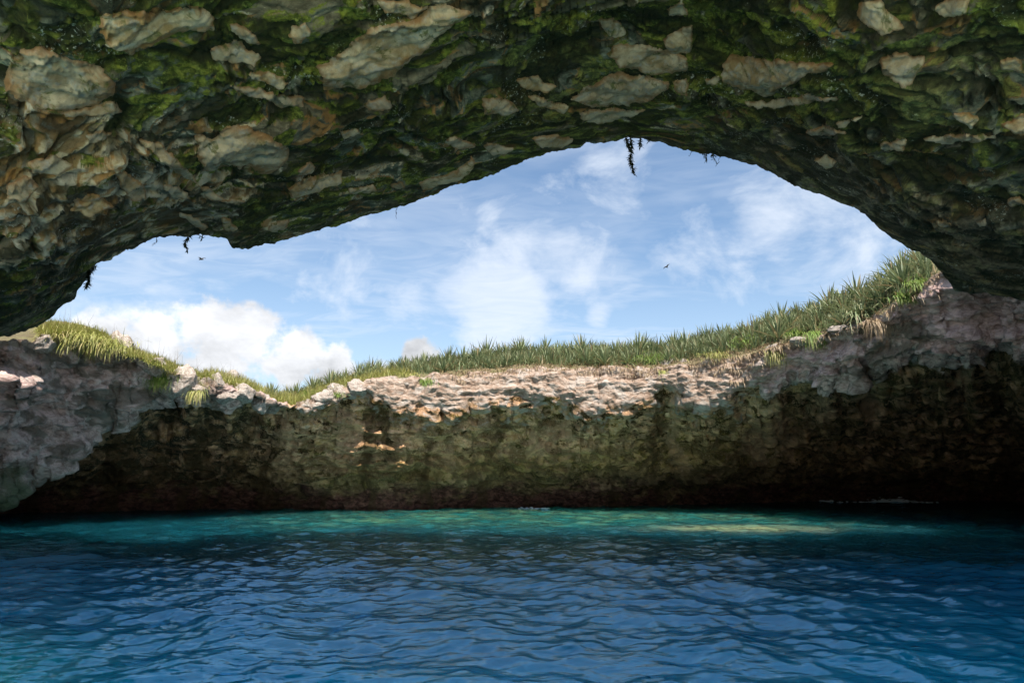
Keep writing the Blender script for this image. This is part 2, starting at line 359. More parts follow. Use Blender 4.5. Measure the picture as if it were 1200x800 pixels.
def mat_water():
    m, g, b = material('sea_water')
    p = objpos(g)
    n = g.noise(p, 0.35, 3, 0.6, 0.4)
    deep = g.mix(g.step(n, 0.35, 0.65), (0.006, 0.20, 0.42), (0.010, 0.27, 0.52))
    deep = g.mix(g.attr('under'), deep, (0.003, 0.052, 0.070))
    shal = g.mix(g.step(g.noise(p, 0.8, 4, 0.6, 0.6), 0.4, 0.62), (0.010, 0.105, 0.098), (0.055, 0.140, 0.088))
    c = g.mix(g.attr('shallow'), deep, shal)
    c = g.mix(g.attr('rock'), c, (0.26, 0.33, 0.17))         # pale rock close under the surface
    c = g.mix(g.attr('teal_glow'), c, (0.02, 0.42, 0.40))  # glow of sunlit water at lower left, painted into the body colour
    c = g.mix(g.attr('bounce_shallows'), c, (0.27, 0.44, 0.35))        # sandy water added below the frame to bounce light onto the ceiling
    b.subsurface_method = 'BURLEY'; b.inputs['Subsurface Weight'].default_value = 1.0; b.inputs['Subsurface Radius'].default_value = (0.3, 1.0, 1.0); b.inputs['Subsurface Scale'].default_value = 8.0
    g.put(b.inputs['Base Color'], c); b.inputs['Specular IOR Level'].default_value = 0.0; b.inputs['Roughness'].default_value = 1.0
    mp = g.new('ShaderNodeMapping'); g.l.new(p, mp.inputs[0]); mp.inputs['Scale'].default_value = (1.0, 1.5, 1.0); mp.inputs['Rotation'].default_value = (0, 0, R(-14))
    h = g.noise(mp.outputs[0], 3.6, 2, 0.45, 0.6)
    h = g.math('ADD', h, g.math('MULTIPLY', g.noise(mp.outputs[0], 9.0, 2, 0.5, 0.6), 0.16))
    nr = bump(g, h, 0.38, 0.06)
    gl = g.new('ShaderNodeBsdfGlossy'); gl.inputs['Color'].default_value = (0.52, 0.80, 1.0, 1); gl.inputs['Roughness'].default_value = 0.015; g.l.new(nr, gl.inputs['Normal'])
    fr = g.new('ShaderNodeFresnel'); fr.inputs['IOR'].default_value = 1.85; g.l.new(nr, fr.inputs['Normal'])
    mx = g.new('ShaderNodeMixShader'); g.l.new(fr.outputs[0], mx.inputs[0]); g.l.new(b.outputs[0], mx.inputs[1]); g.l.new(gl.outputs[0], mx.inputs[2])
    g.l.new(mx.outputs[0], g.n['Material Output'].inputs[0])
    return m

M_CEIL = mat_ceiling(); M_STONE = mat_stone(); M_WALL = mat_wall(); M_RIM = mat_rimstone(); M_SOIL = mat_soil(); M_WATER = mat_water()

# ------------------------------------------------------------------ crater wall and plateau
rim_px = [(-60, 405), (0, 401), (40, 396), (60, 391), (110, 399), (150, 416), (190, 430), (230, 444), (270, 452), (300, 464), (320, 474), (345, 474), (380, 460), (420, 449), (450, 443), (500, 440), (560, 436), (620, 431), (700, 431), (780, 430), (830, 421), (880, 413), (905, 406), (950, 396), (1000, 381), (1030, 370), (1060, 351), (1085, 332), (1105, 322), (1150, 318), (1200, 316), (1260, 316)]
edge_px = [(-60, 596), (0, 572), (30, 557), (60, 542), (90, 524), (110, 516), (135, 500), (158, 484), (172, 470), (200, 468), (240, 470), (300, 478), (345, 480), (400, 478), (450, 474), (520, 474), (600, 472), (680, 476), (760, 468), (830, 462), (900, 452), (960, 446), (1020, 432), (1080, 415), (1130, 408), (1200, 428), (1260, 445)]
base_px = [(-60, 614), (0, 612), (100, 610), (200, 607), (300, 604), (400, 600), (500, 597), (600, 595), (700, 594), (800, 592), (900, 589), (1000, 587), (1100, 587), (1200, 588), (1260, 590)]
rim_rng = [(-75, 17), (-60, 20), (-45, 22), (-40, 22.6), (-34, 24), (-29, 25), (-23, 26.5), (-19, 28), (-11, 29.5), (0, 30), (14, 29), (23.5, 26.8), (31.5, 23.5), (38, 22.5), (45, 21.5), (60, 20), (75, 17)]
edge_off = [(-75, 3), (-45, 3.8), (-37, 3.4), (-30, 2.4), (-26, 1.6), (-23, 0.8), (-18, 0.0), (-10, -0.3), (0, -0.35), (10, -0.3), (17, 0.0), (22, 0.7), (30, 1.6), (38, 2.0), (75, 3)]

def wall_columns(az):
    a, s = px_az_slope(rim_px); sR = smooth_interp(az, a, s)
    a, s = px_az_slope(edge_px); sE = smooth_interp(az, a, s)
    a, s = px_az_slope(base_px); sB = smooth_interp(az, a, s)
    x, y = zip(*rim_rng); rR = smooth_interp(az, x, y)
    x, y = zip(*edge_off); rE = rR + smooth_interp(az, x, y)
    rB = CAM[2] / -sB
    rB = np.maximum(rB, rE + 1.5) + 6.0 * ss(-az, 9, 24) + 0.5 * ss(az, 18, 30)
    # beyond the frame the ring simply closes round the sides
    k = ss(np.abs(az), 41, 60); rB = lerp(rB, rE + 4.0, k)
    zR = CAM[2] + sR * rR; zE = CAM[2] + sE * rE
    zR = lerp(zR, 6.5, k); zE = lerp(zE, 4.0, k)
    return rR, zR, rE, zE, rB, sR
veg_rise = [(-75, .01), (-40, .012), (-33, .016), (-28, .008), (-20, .010), (-12, .012), (0, .020), (12, .022), (22, .030), (29, .034), (34, .024), (45, .02), (75, .01)]
def plateau_z(az, d):
    """ground height at distance d behind the rim"""
    rR, zR, rE, zE, rB, sR = wall_columns(az)
    x, y = zip(*veg_rise); dv = smooth_interp(az, x, y)
    s = (zR - CAM[2]) / rR
    w = np.minimum(d, 4.5)
    z = CAM[2] + (rR + w) * (s + dv * np.sin(np.clip(w / 4.5, 0, 1) * math.pi / 2))
    return z + np.maximum(d - 4.5, 0) * 0.05, rR + d

az_w = np.concatenate([np.linspace(-75, -41, 60, endpoint=False), np.linspace(-41, 41, 900, endpoint=False), np.linspace(41, 75, 60)])
rR, zR, rE, zE, rB, sR = wall_columns(az_w)
# rugged rim line
rugg = fbm(np.stack([az_w * 0.55, 0 * az_w, 0 * az_w + 3.1], -1), 5, 60, 0.6)
zE = zE + 0.60 * fbm(np.stack([az_w * 0.30, 0 * az_w, 0 * az_w + 5.5], -1), 4, 75, 0.6); zR = zR + 0.16 * rugg; rR = rR + 0.35 * fbm(np.stack([az_w * 0.4, 0 * az_w, 0 * az_w + 8.1], -1), 4, 70, 0.55)
rows_r, rows_z, tag_top, kind_row = [], [], [], []
NPL = 26
for d in np.concatenate([[400, 160, 70, 30, 15, 9], np.linspace(6.5, 0.35, NPL - 6)]):
    z, r = plateau_z(az_w, np.full_like(az_w, d)); rows_r.append(r); rows_z.append(z); tag_top.append(np.ones_like(az_w))
NF = 75
for i, t in enumerate(np.linspace(0, 1, NF)):
    bul = 0.25 * math.sin(math.pi * t)
    tz = t
    rows_r.append(lerp(rR, rE, t ** 0.9) - bul * 0.6); rows_z.append(lerp(zR, zE, tz)); tag_top.append(np.full_like(az_w, 1 - t))
NU = 190
cavey = 0.30 + 0.70 * np.maximum(ss(-az_w, 12, 27), 0.55 * ss(az_w, 14, 28))
for t in np.linspace(0, 1, NU)[1:]:
    f_c = 1 - (1 - t) ** 2.2; g_c = t ** 1.7
    f_s = t * 0.75 + 0.25 * ss(t, 0.70, 0.92); g_s = t
    f = lerp(f_s, f_c, cavey); gz = lerp(g_s, g_c, cavey)
    rows_r.append(lerp(rE, rB, f)); rows_z.append(lerp(zE, -0.05, gz)); tag_top.append(np.full_like(az_w, -0.4 * t))
for t in (0.5, 1.5): rows_r.append(rB + 0.2 * t); rows_z.append(np.full_like(az_w, -t)); tag_top.append(np.full_like(az_w, -0.4))
RR = np.array(rows_r); ZZ = np.array(rows_z)
# round the break between the ledge and the undercut, then a wave-cut notch above the water
for _ in range(2):
    i0, i1 = NPL + NF - 26, NPL + NF + 26
    for A_ in (RR, ZZ):
        B_ = A_.copy()
        for k_r in range(i0, i1): B_[k_r] = A_[k_r - 7:k_r + 8].mean(0)
        A_[i0:i1] = B_[i0:i1]
arch = 1.5 + 0.9 * fbm(np.stack([az_w * 0.16, 0 * az_w, 0 * az_w + 1.7], -1), 3, 77, 0.5)
RR[NPL + NF:] += (0.9 * ss(ZZ[NPL + NF:], arch[None] + 0.25, arch[None] - 0.25) - 0.25 * ss(ZZ[NPL + NF:], 0.9, 0.0)) * ss(ZZ[NPL + NF:], 5, 3)
TT = np.array(tag_top); AA = np.radians(np.broadcast_to(az_w, RR.shape))
PW = np.stack([RR * np.sin(AA), RR * np.cos(AA), ZZ], -1)
N = grid_normals(PW)
camv = CAM - PW; N *= np.where((N * camv).sum(-1) < 0, -1, 1)[..., None]
q = PW * np.array([0.8, 0.8, 1.25])
wq = q + 0.5 * np.stack([fbm(q * 0.5, 3, 80), fbm(q * 0.5 + 9, 3, 83), fbm(q * 0.5 + 31, 3, 86)], -1)
disp = 0.38 * fbm(wq * 0.42, 3, 1) + 0.13 * ridged(wq * 0.95, 4, 10, 0.55) - 0.06 + 0.07 * billow(wq * 1.9, 3, 20) + 0.05 * fbm(wq * 6.5, 3, 30, 0.6)
# horizontal ledges
lay = PW[..., 2] * 1.35 + 0.9 * fbm(q * 0.35, 3, 40)
disp += 0.20 * (np.abs((lay % 1.0) - 0.5) * 2 - 0.5) * ss(TT, 1.0, 0.8)
lay2 = PW[..., 2] * 3.7 + 1.5 * fbm(q * 0.5 + 40, 3, 48)
disp += 0.07 * (np.abs((lay2 % 1.0) - 0.5) * 2 - 0.5)
disp *= 1.0 + 0.5 * np.maximum(ss(-np.degrees(AA), 20, 25), ss(np.degrees(AA), 20, 26)) * (TT > -0.02)
crk = ridged(wq * np.array([1.3, 1.3, 1.6]), 4, 150, 0.6)
disp -= 0.06 * ss(crk, 0.9, 1.5)
wdisp = np.ones_like(RR)
for i in range(NPL): wdisp[i] = 0.12
for i in range(10): wdisp[NPL + i] = lerp(0.30, 1.0, i / 9)
wdisp[NPL:NPL + NF] *= lerp(1.0, 0.62, ss(np.degrees(AA[0]), -21, -15) * ss(np.degrees(AA[0]), 24, 18))[None]
PW = PW + N * (disp * wdisp)[..., None]
PW[:NPL, :, 2] += 0.06 * fbm(PW[:NPL] * 0.9, 3, 45)
azd = np.degrees(AA)
top_a = np.clip(TT, 0, 1)
centre = ss(azd, -21, -15) * ss(azd, 24, 18)
top_attr = np.where(TT > 0, lerp(ss(top_a, 0.93, 1.0) * 0.9, 0.30 + 0.7 * ss(top_a, -0.15, 0.35), centre), lerp(0, 0.46 * ss(TT, -0.20, 0.0), centre))
grey_attr = np.where(TT > 0, 1.0, ss(TT, -0.03, 0.0)) * (1 - centre) * 1.0
grey_attr = np.where((azd > 20), np.where(TT > 0, 0.85, ss(TT, -0.05, 0.0) * 0.8), grey_attr)
def nz(x, k=0.115): return 0.5 + k * (x - x.mean()) / x.std()
WQ = PW * np.array([0.85, 0.85, 1.5]); WQ = WQ + 0.75 * np.stack([fbm(WQ * 0.5, 3, 501), fbm(WQ * 0.5 + 9, 3, 504), fbm(WQ * 0.5 + 31, 3, 507)], -1)
wn1 = nz(fbm(WQ * 0.75, 5, 511, 0.6)); wn2 = nz(fbm(WQ * 2.0, 5, 521, 0.62))
wst = nz(fbm(np.stack([azd * 0.55 + 0.6 * fbm(PW * 0.5, 2, 531), PW[..., 2] * 0.16, 0 * azd], -1), 5, 533, 0.6))
def px_of(Pts):
    d = Pts - CAM; f_ = d[..., 1] * math.cos(PITCH) + d[..., 2] * math.sin(PITCH); u_ = -d[..., 1] * math.sin(PITCH) + d[..., 2] * math.cos(PITCH)
    f_ = np.maximum(f_, 0.05); return 600 + F * d[..., 0] / f_, 400 - F * u_ / f_
PX, PY = px_of(PW)
def blob(cx, cy, rx, ry, ang=0):
    c, s = math.cos(R(ang)), math.sin(R(ang)); dx = PX - cx; dy = PY - cy
    u = (dx * c + dy * s) / rx; v = (-dx * s + dy * c) / ry
    return np.exp(-(u * u + v * v))
wpale = np.clip(0.9 * blob(420, 515, 90, 28) + 1.0 * blob(555, 500, 60, 32, -15) + 0.5 * blob(660, 520, 110, 22) + 0.5 * blob(500, 550, 140, 14) + 0.4 * blob(870, 500, 90, 25) + 0.5 * blob(330, 480, 60, 14) + 0.4 * blob(760, 480, 60, 16), 0, 1)
wochre = np.clip(0.9 * blob(620, 545, 150, 22) + 0.7 * blob(820, 535, 80, 28) + 0.5 * blob(450, 560, 90, 14) + 0.4 * blob(940, 520, 60, 30), 0, 1)
NCW = len(az_w)
fw = grid_faces(len(RR), NCW)
split_row = NPL  # plateau uses rows 0..NPL, wall rows NPL..
is_pl = (fw[:, 0] // NCW) < split_row - 0
pl_faces = fw[is_pl]; wl_faces = fw[~is_pl] - split_row * NCW
V = PW.reshape(-1, 3)
plateau = struct(mesh_obj('plateau', V[:(split_row + 1) * NCW], pl_faces, M_SOIL))
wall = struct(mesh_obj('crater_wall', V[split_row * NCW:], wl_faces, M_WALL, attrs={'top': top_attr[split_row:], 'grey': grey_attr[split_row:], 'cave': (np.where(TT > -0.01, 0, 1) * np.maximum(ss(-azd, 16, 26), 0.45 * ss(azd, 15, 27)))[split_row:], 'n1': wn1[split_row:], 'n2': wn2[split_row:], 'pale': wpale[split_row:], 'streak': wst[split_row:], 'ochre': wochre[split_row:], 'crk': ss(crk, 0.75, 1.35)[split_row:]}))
bvh_wall = BVHTree.FromPolygons([tuple(v) for v in V[::1]], [tuple(int(i) for i in f) for f in fw])

# ------------------------------------------------------------------ cave ceiling (with the near lip of the sky hole)
lip_px = [(-60, 420), (-30, 404), (0, 395), (25, 389), (45, 383), (62, 372), (75, 358), (86, 348), (95, 335), (104, 322), (112, 310), (135, 300), (160, 290), (190, 279), (215, 275), (250, 274), (266, 278), (272, 287), (288, 289), (305, 284), (325, 281), (350, 274), (375, 268), (400, 261), (440, 250), (470, 240), (510, 226), (545, 213), (580, 202), (610, 190), (640, 181), (670, 173), (700, 167), (735, 164), (770, 168), (800, 175), (835, 181), (870, 190), (905, 203), (930, 216), (970, 231), (1000, 243), (1025, 262), (1045, 281), (1070, 296), (1090, 306), (1104, 322), (1122, 338), (1160, 345), (1200, 352), (1230, 366), (1260, 385)]
la, ls = px_az_slope(lip_px)
zl_pts = [(-180, 5.4), (-120, 5.0), (-60, 3.2), (-45, 3.0), (-38, 3.2), (-34, 3.9), (-30, 4.6), (-24, 5.1), (-20, 5.4), (-10, 6.2), (0, 6.7), (10, 7.0), (17, 6.8), (23, 6.2), (28, 5.4), (32, 4.7), (38, 4.0), (45, 3.5), (60, 3.2), (120, 5.0), (180, 5.4)]
ztop_pts = [(-180, 5.4), (-90, 4.6), (-45, 4.3), (-30, 4.7), (-10, 5.2), (10, 5.5), (30, 5.0), (45, 4.5), (90, 4.6), (180, 5.4)]
az_c = np.concatenate([np.linspace(-180, -41, 110, endpoint=False), np.linspace(-41, 41, 880, endpoint=False), np.linspace(41, 180, 110, endpoint=False)])
lipel_front = np.degrees(np.arctan(smooth_interp(az_c, la, ls)))
x, y = zip((-180, 81), (-130, 79), (-100, 62), (-82, 35), (-70, -7), (-62, -7), (-52, -6), (-41, 7.4), (41, 9.4), (52, -6), (62, -7), (74, -7), (86, 30), (102, 62), (130, 79), (180, 81))
lipel_side = smooth_interp(az_c, x, y)
kk = ss(np.abs(az_c), 39.0, 41.0)
lipel = lerp(lipel_front, lipel_side, kk)
lipel = lipel + 0.15 * fbm(np.stack([az_c * 0.8, 0 * az_c, 0 * az_c], -1), 5, 95, 0.65)
x, y = zip(*zl_pts); zl = smooth_interp(az_c, x, y)
x, y = zip(*ztop_pts); zt = smooth_interp(az_c, x, y)
rows = []
NIN = 330
tt = np.linspace(0, 1, NIN)
E_hi = np.maximum(42.0, lipel + 4)
els = [lerp(lipel, E_hi, t) for t in tt] + [lerp(E_hi, 89.6, e) for e in np.linspace(0, 1, 40)[1:]]
EL = np.array(els)
AZ = np.broadcast_to(az_c, EL.shape)
rel = EL - lipel[None]
zc = lerp(zl[None], zt[None], ss(rel, 0, 24))
zover = 5.2
zc = lerp(zc, zover, ss(EL, 40, 75))
tanE = np.tan(np.radians(np.maximum(EL, 0.5)))
rho = zc / tanE
rwall = lerp(60.0, 19.0, ss(np.abs(az_c), 38.5, 50)) * np.ones_like(EL)
pw = 6.0
rho = (rho ** -pw + rwall ** -pw) ** (-1 / pw)
zz_ = np.where(EL > 0.5, rho * np.tan(np.radians(EL)), rho * np.tan(np.radians(EL)))
PC = np.stack([rho * np.sin(np.radians(AZ)), rho * np.cos(np.radians(AZ)), CAM[2] + zz_], -1)
N = grid_normals(PC, True); camv = CAM - PC; N *= np.where((N * camv).sum(-1) < 0, -1, 1)[..., None]
q = PC * np.array([0.8, 1.05, 1.3])
rot = R(12); q = np.stack([q[..., 0] * math.cos(rot) - q[..., 1] * math.sin(rot), q[..., 0] * math.sin(rot) + q[..., 1] * math.cos(rot), q[..., 2]], -1)
wq = q + 0.8 * np.stack([fbm(q * 0.6, 3, 180), fbm(q * 0.6 + 9, 3, 183), fbm(q * 0.6 + 31, 3, 186)], -1)
fl_ = fbm(wq * np.array([0.42, 0.8, 0.8]), 3, 190, 0.5); flow = np.sin(fl_ * 24.0)
b1 = billow(wq * np.array([0.5, 1.15, 1.1]), 3, 110, 0.5)
b2 = ridged(wq * np.array([1.0, 2.3, 2.0]), 3, 120, 0.55)
disp = 0.42 * fbm(wq * 0.38, 2, 101) + 0.115 * b1 + 0.035 * b2 + 0.022 * billow(wq * 4.2, 3, 130) + 0.020 * fbm(wq * 12, 3, 140, 0.65) + 0.016 * flow
crk = ridged(wq * np.array([0.9, 1.6, 1.5]), 4, 160, 0.6); disp -= 0.05 * ss(crk, 0.95, 1.5)
near = ss(rel, 0.0, 5.0)
wd = 0.22 + 0.78 * near
PCd = PC + N * (disp * wd)[..., None]
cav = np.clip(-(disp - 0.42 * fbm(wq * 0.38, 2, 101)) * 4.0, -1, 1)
# regional colour character of the rock, placed from the photograph
PX, PY = px_of(PC)
pale = np.clip(1.0 * blob(90, 235, 150, 75, 8) + 0.7 * blob(30, 150, 80, 50) + 0.6 * blob(250, 180, 80, 45, 20) + 0.35 * blob(440, 215, 90, 30, -25) + 0.45 * blob(300, 270, 60, 20) + 0.3 * blob(170, 30, 60, 40) + 0.25 * blob(1100, 230, 80, 30), 0, 1)
brown = np.clip(0.9 * blob(1050, 250, 160, 60, 30) + 0.8 * blob(1170, 300, 60, 60) + 0.5 * blob(1130, 90, 90, 60) + 0.35 * blob(650, 100, 70, 60) + 0.3 * blob(880, 170, 90, 25), 0, 1)
moss = np.clip(0.7 * blob(850, 60, 220, 80) + 0.8 * blob(1050, 120, 70, 30) + 0.6 * blob(330, 40, 120, 60) + 0.5 * blob(60, 40, 80, 40) + 0.6 * blob(320, 250, 60, 40) + 0.4 * blob(600, 130, 200, 70) - 1.0 * blob(90, 220, 140, 70), -1, 1)
CQ = wq * np.array([0.9, 1.1, 1.5]); CQ = CQ + 0.5 * np.stack([fbm(CQ * 0.9, 3, 601), fbm(CQ * 0.9 + 9, 3, 604), fbm(CQ * 0.9 + 31, 3, 607)], -1)
cn1 = nz(fbm(CQ * 1.1, 5, 611, 0.6)); cn2_ = nz(fbm(CQ * 2.4, 5, 621, 0.62)); cn5 = nz(fbm(CQ * 0.55, 4, 631)); cnm = nz(fbm(CQ * 1.4, 6, 641, 0.64)); cns = nz(fbm(CQ * 1.8, 5, 651, 0.6)); cnl = nz(fbm(PC * 0.9, 4, 661, 0.6))
# over the lip: the slab has thickness and a top
top_rows = []
L0 = PC[0]; outd = np.stack([np.sin(np.radians(az_c)), np.cos(np.radians(az_c)), 0 * az_c], -1)
zlip = PCd[0][:, 2]
for up_, o_ in ((0.25, 0.03), (0.7, -0.05), (1.1, -0.4), (1.4, -1.6)):
    Q = PCd[0] + outd * o_ + np.array([0, 0, up_]); top_rows.append(Q)
zr_top = np.maximum(zlip + 1.6, 8.6)
for fr in (0.7, 0.4, 0.02):
    Q = PCd[0].copy(); Q[:, :2] *= fr; Q[:, 2] = lerp(8.4, zr_top, fr ** 2); top_rows.append(Q)
ALLC = np.concatenate([np.array(top_rows[::-1]), PCd], 0)
def padrow(a, v): return np.concatenate([np.full((len(top_rows), a.shape[1]), v), a], 0)
NCC = len(az_c)
fc = grid_faces(len(ALLC), NCC, True)
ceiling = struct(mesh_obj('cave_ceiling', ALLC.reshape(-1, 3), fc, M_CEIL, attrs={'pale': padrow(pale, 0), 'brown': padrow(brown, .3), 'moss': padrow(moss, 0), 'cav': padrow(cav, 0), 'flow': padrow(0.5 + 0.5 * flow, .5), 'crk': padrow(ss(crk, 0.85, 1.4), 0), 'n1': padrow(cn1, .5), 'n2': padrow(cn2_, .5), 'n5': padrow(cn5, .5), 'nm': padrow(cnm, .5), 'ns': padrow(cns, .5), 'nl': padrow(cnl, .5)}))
VC = ALLC.reshape(-1, 3)
r0 = len(top_rows)
front = (np.abs(az_c[(fc[:, 0] % NCC)]) < 41.5) & (fc[:, 0] // NCC >= r0)
bvh_ceil = BVHTree.FromPolygons([tuple(v) for v in VC], [tuple(int(i) for i in f) for f in fc[front]])

def hit(bvh, px, py):
    d = Vector(pxdir(px, py)).normalized()
    return bvh.ray_cast(Vector(CAM), d)

# ---- pale nodules set in the ceiling, each traced and raised from the rock
Z = 400 / 1185.0
T1 = [[(345,60),(400,40),(540,40),(690,20),(745,60),(740,105),(660,100),(560,140),(450,185),(395,175),(350,115)],
 [(75,175),(130,165),(240,200),(340,230),(400,290),(395,330),(320,365),(230,385),(150,380),(60,350),(10,300),(30,230)],
 [(150,388),(280,375),(400,350),(420,385),(330,402),(240,410)],
 [(680,470),(740,480),(790,440),(860,430),(950,480),(1015,530),(990,580),(930,610),(850,580),(770,580),(700,600),(690,540)],
 [(480,480),(560,500),(620,560),(690,640),(760,680),(850,700),(800,712),(720,685),(660,620),(590,590),(520,525)],
 [(800,300),(900,310),(1050,340),(1050,365),(990,372),(880,338)], [(845,255),(930,245),(1010,290),(985,307),(900,285)],
 [(1000,655),(1060,622),(1185,595),(1185,640),(1060,680),(1010,692)], [(400,590),(440,598),(500,648),(508,692),(450,692),(415,650)],
 [(300,470),(400,452),(365,488),(310,492)], [(630,745),(690,760),(745,798),(680,792)], [(0,165),(50,188),(45,212),(0,208)],
 [(725,170),(820,145),(910,200),(880,232),(800,212),(740,202)], [(1020,600),(1080,560),(1100,580),(1060,610)], [(560,640),(620,650),(660,690),(600,690)],
 [(90,560),(190,540),(260,570),(200,610),(110,600)], [(20,640),(90,610),(140,650),(90,700),(30,690)], [(250,690),(340,670),(390,720),(310,750),(250,730)],
 [(790,80),(850,90),(905,155),(860,150),(810,110)], [(1015,90),(1060,80),(1075,120),(1035,150),(1005,125)],
 [(940,770),(1000,762),(985,800),(930,800)], [(760,740),(800,760),(830,800),(780,800)]]
T2 = [[(-80,230),(0,185),(100,100),(200,80),(260,60),(300,20),(360,10),(450,45),(380,95),(300,170),(180,260),(80,305),(0,305),(-60,310)],
 [(120,0),(220,5),(300,30),(250,60),(150,40)],
 [(915,190),(960,150),(1050,155),(1130,180),(1200,200),(1200,250),(1090,262),(970,235)], [(800,345),(870,290),(960,250),(1080,272),(1140,285),(1110,330),(1000,365),(880,372)],
 [(825,385),(940,378),(1060,385),(1000,407),(880,430),(830,412)], [(490,345),(540,335),(600,360),(625,385),(560,402),(498,396)], [(650,335),(710,345),(790,370),(770,392),(690,367)],
 [(655,480),(730,468),(800,485),(770,512),(700,512)], [(490,505),(540,498),(592,515),(560,536),(510,532)], [(340,490),(400,475),(475,495),(462,516),(390,512)],
 [(270,640),(330,610),(400,598),(450,540),(472,560),(420,622),(330,652),(280,662)], [(895,70),(950,58),(995,120),(930,135)], [(1125,30),(1185,-5),(1200,50),(1140,52)],
 [(1115,140),(1185,95),(1215,150),(1200,190),(1140,182)], [(610,280),(680,265),(745,300),(700,327),(640,312)], [(60,360),(150,335),(192,370),(120,387)], [(0,455),(70,450),(80,470),(10,480)], [(150,640),(210,628),(215,648),(165,655)], [(20,650),(110,640),(118,662),(40,680)], [(1150,285),(1200,270),(1200,335),(1165,325)]]
T3 = [[(135,220),(170,195),(240,195),(300,215),(400,210),(522,225),(500,247),(430,257),(380,292),(290,332),(210,312),(140,287)], [(610,10),(690,0),(720,50),(778,100),(690,124),(608,72)],
 [(682,210),(740,183),(838,200),(830,232),(797,292),(760,304),(700,257)], [(878,20),(920,-5),(992,-5),(985,42),(910,67)], [(205,352),(330,350),(430,325),(535,345),(450,354),(350,374),(260,378)],
 [(1100,215),(1150,195),(1185,215),(1185,252),(1110,237)], [(1105,430),(1185,398),(1200,470),(1150,468)], [(940,400),(990,393),(1028,415),(1000,447)], [(840,482),(960,463),(1085,475),(1000,493),(880,498)],
 [(430,457),(510,443),(565,462),(480,473)], [(883,770),(910,762),(935,785),(895,793)], [(515,427),(620,408),(560,438)], [(0,95),(35,88),(25,182),(0,175)], [(690,500),(770,485),(762,522),(700,527)], [(80,275),(125,268),(120,292),(85,290)], [(450,555),(500,540),(540,560),(500,590)], [(1120,690),(1170,680),(1185,710),(1140,715)], [(1020,770),(1050,760),(1060,785),(1030,790)]]
polys = [[(x * Z, y * Z) for x, y in p] for p in T1] + [[(400 + x * Z, y * Z) for x, y in p] for p in T2] + [[(800 + x * Z, y * Z) for x, y in p] for p in T3]

def sdist(P, poly):
    """signed distance, positive inside"""
    poly = np.array(poly); n = len(poly); best = np.full(len(P), 1e9); inside = np.zeros(len(P), bool)
    for i in range(n):
        a = poly[i]; b = poly[(i + 1) % n]; ab = b - a
        t = np.clip(((P - a) @ ab) / (ab @ ab), 0, 1); d = np.linalg.norm(P - a - t[:, None] * ab, axis=1); best = np.minimum(best, d)
        c = ((a[1] > P[:, 1]) != (b[1] > P[:, 1])) & (P[:, 0] < (b[0] - a[0]) * (P[:, 1] - a[1]) / (b[1] - a[1] + 1e-12) + a[0]); inside ^= c
    return np.where(inside, best, -best)

for si, poly in enumerate(polys):
    pa = np.array(poly); lo = pa.min(0) - 7; hi = pa.max(0) + 7
    size = (hi - lo).max(); st = 1.3 if size < 60 else 1.7
    gx = np.arange(lo[0], hi[0], st); gy = np.arange(lo[1], hi[1], st)
    XX, YY = np.meshgrid(gx, gy); Q = np.stack([XX.ravel(), YY.ravel()], 1)
    n3 = np.stack([Q[:, 0] * 0.07, Q[:, 1] * 0.07, np.full(len(Q), si * 3.3)], -1)
    sd = sdist(Q, poly) + 3.6 * fbm(n3, 3, 200, 0.6)
    inr = max(sd.max(), 2.0)
    keep = sd > -4.0
    hits = np.full((len(Q), 3), np.nan); nrm = Vector((0, 0, 0))
    for i in np.nonzero(keep)[0]:
        h = hit(bvh_ceil, Q[i, 0], Q[i, 1])
        if h[0] is not None: hits[i] = h[0]; nrm += h[1] if h[1].dot(Vector(CAM) - h[0]) > 0 else -h[1]
    ok = ~np.isnan(hits[:, 0])
    if ok.sum() < 12: continue
    nrm.normalize(); cen = hits[ok].mean(0); dirc = Vector(CAM - cen).normalized(); nv = np.array((nrm + dirc * 0.7).normalized())
    dist = np.linalg.norm(CAM - cen); m_px = dist / 820
    H = min(0.065, 0.17 * inr * m_px + 0.015)
    prof = np.where(sd > 0, H * np.sqrt(np.clip(1 - (1 - np.clip(sd / (inr * 0.75), 0, 1)) ** 2, 0, 1)), sd * 0.035)
    rough = 0.18 * H * fbm(hits * 3.0, 3, 210, 0.6) + 0.06 * H * ridged(hits * 7, 2, 215)
    pos = hits + nv[None] * (prof + 0.008 + np.nan_to_num(rough) * (sd > 0))[:, None]
    nr, nc = XX.shape; fa = grid_faces(nr, nc); fa = fa[ok[fa].all(1)]
    used = np.unique(fa); remap = np.full(len(Q), -1); remap[used] = np.arange(len(used))
    if len(used) < 9: continue
    mesh_obj('stone', pos[used], remap[fa][:, ::-1], M_STONE, ceiling, attrs={'edge': np.clip(sd[used] / (inr * 0.9), -0.2, 1)})

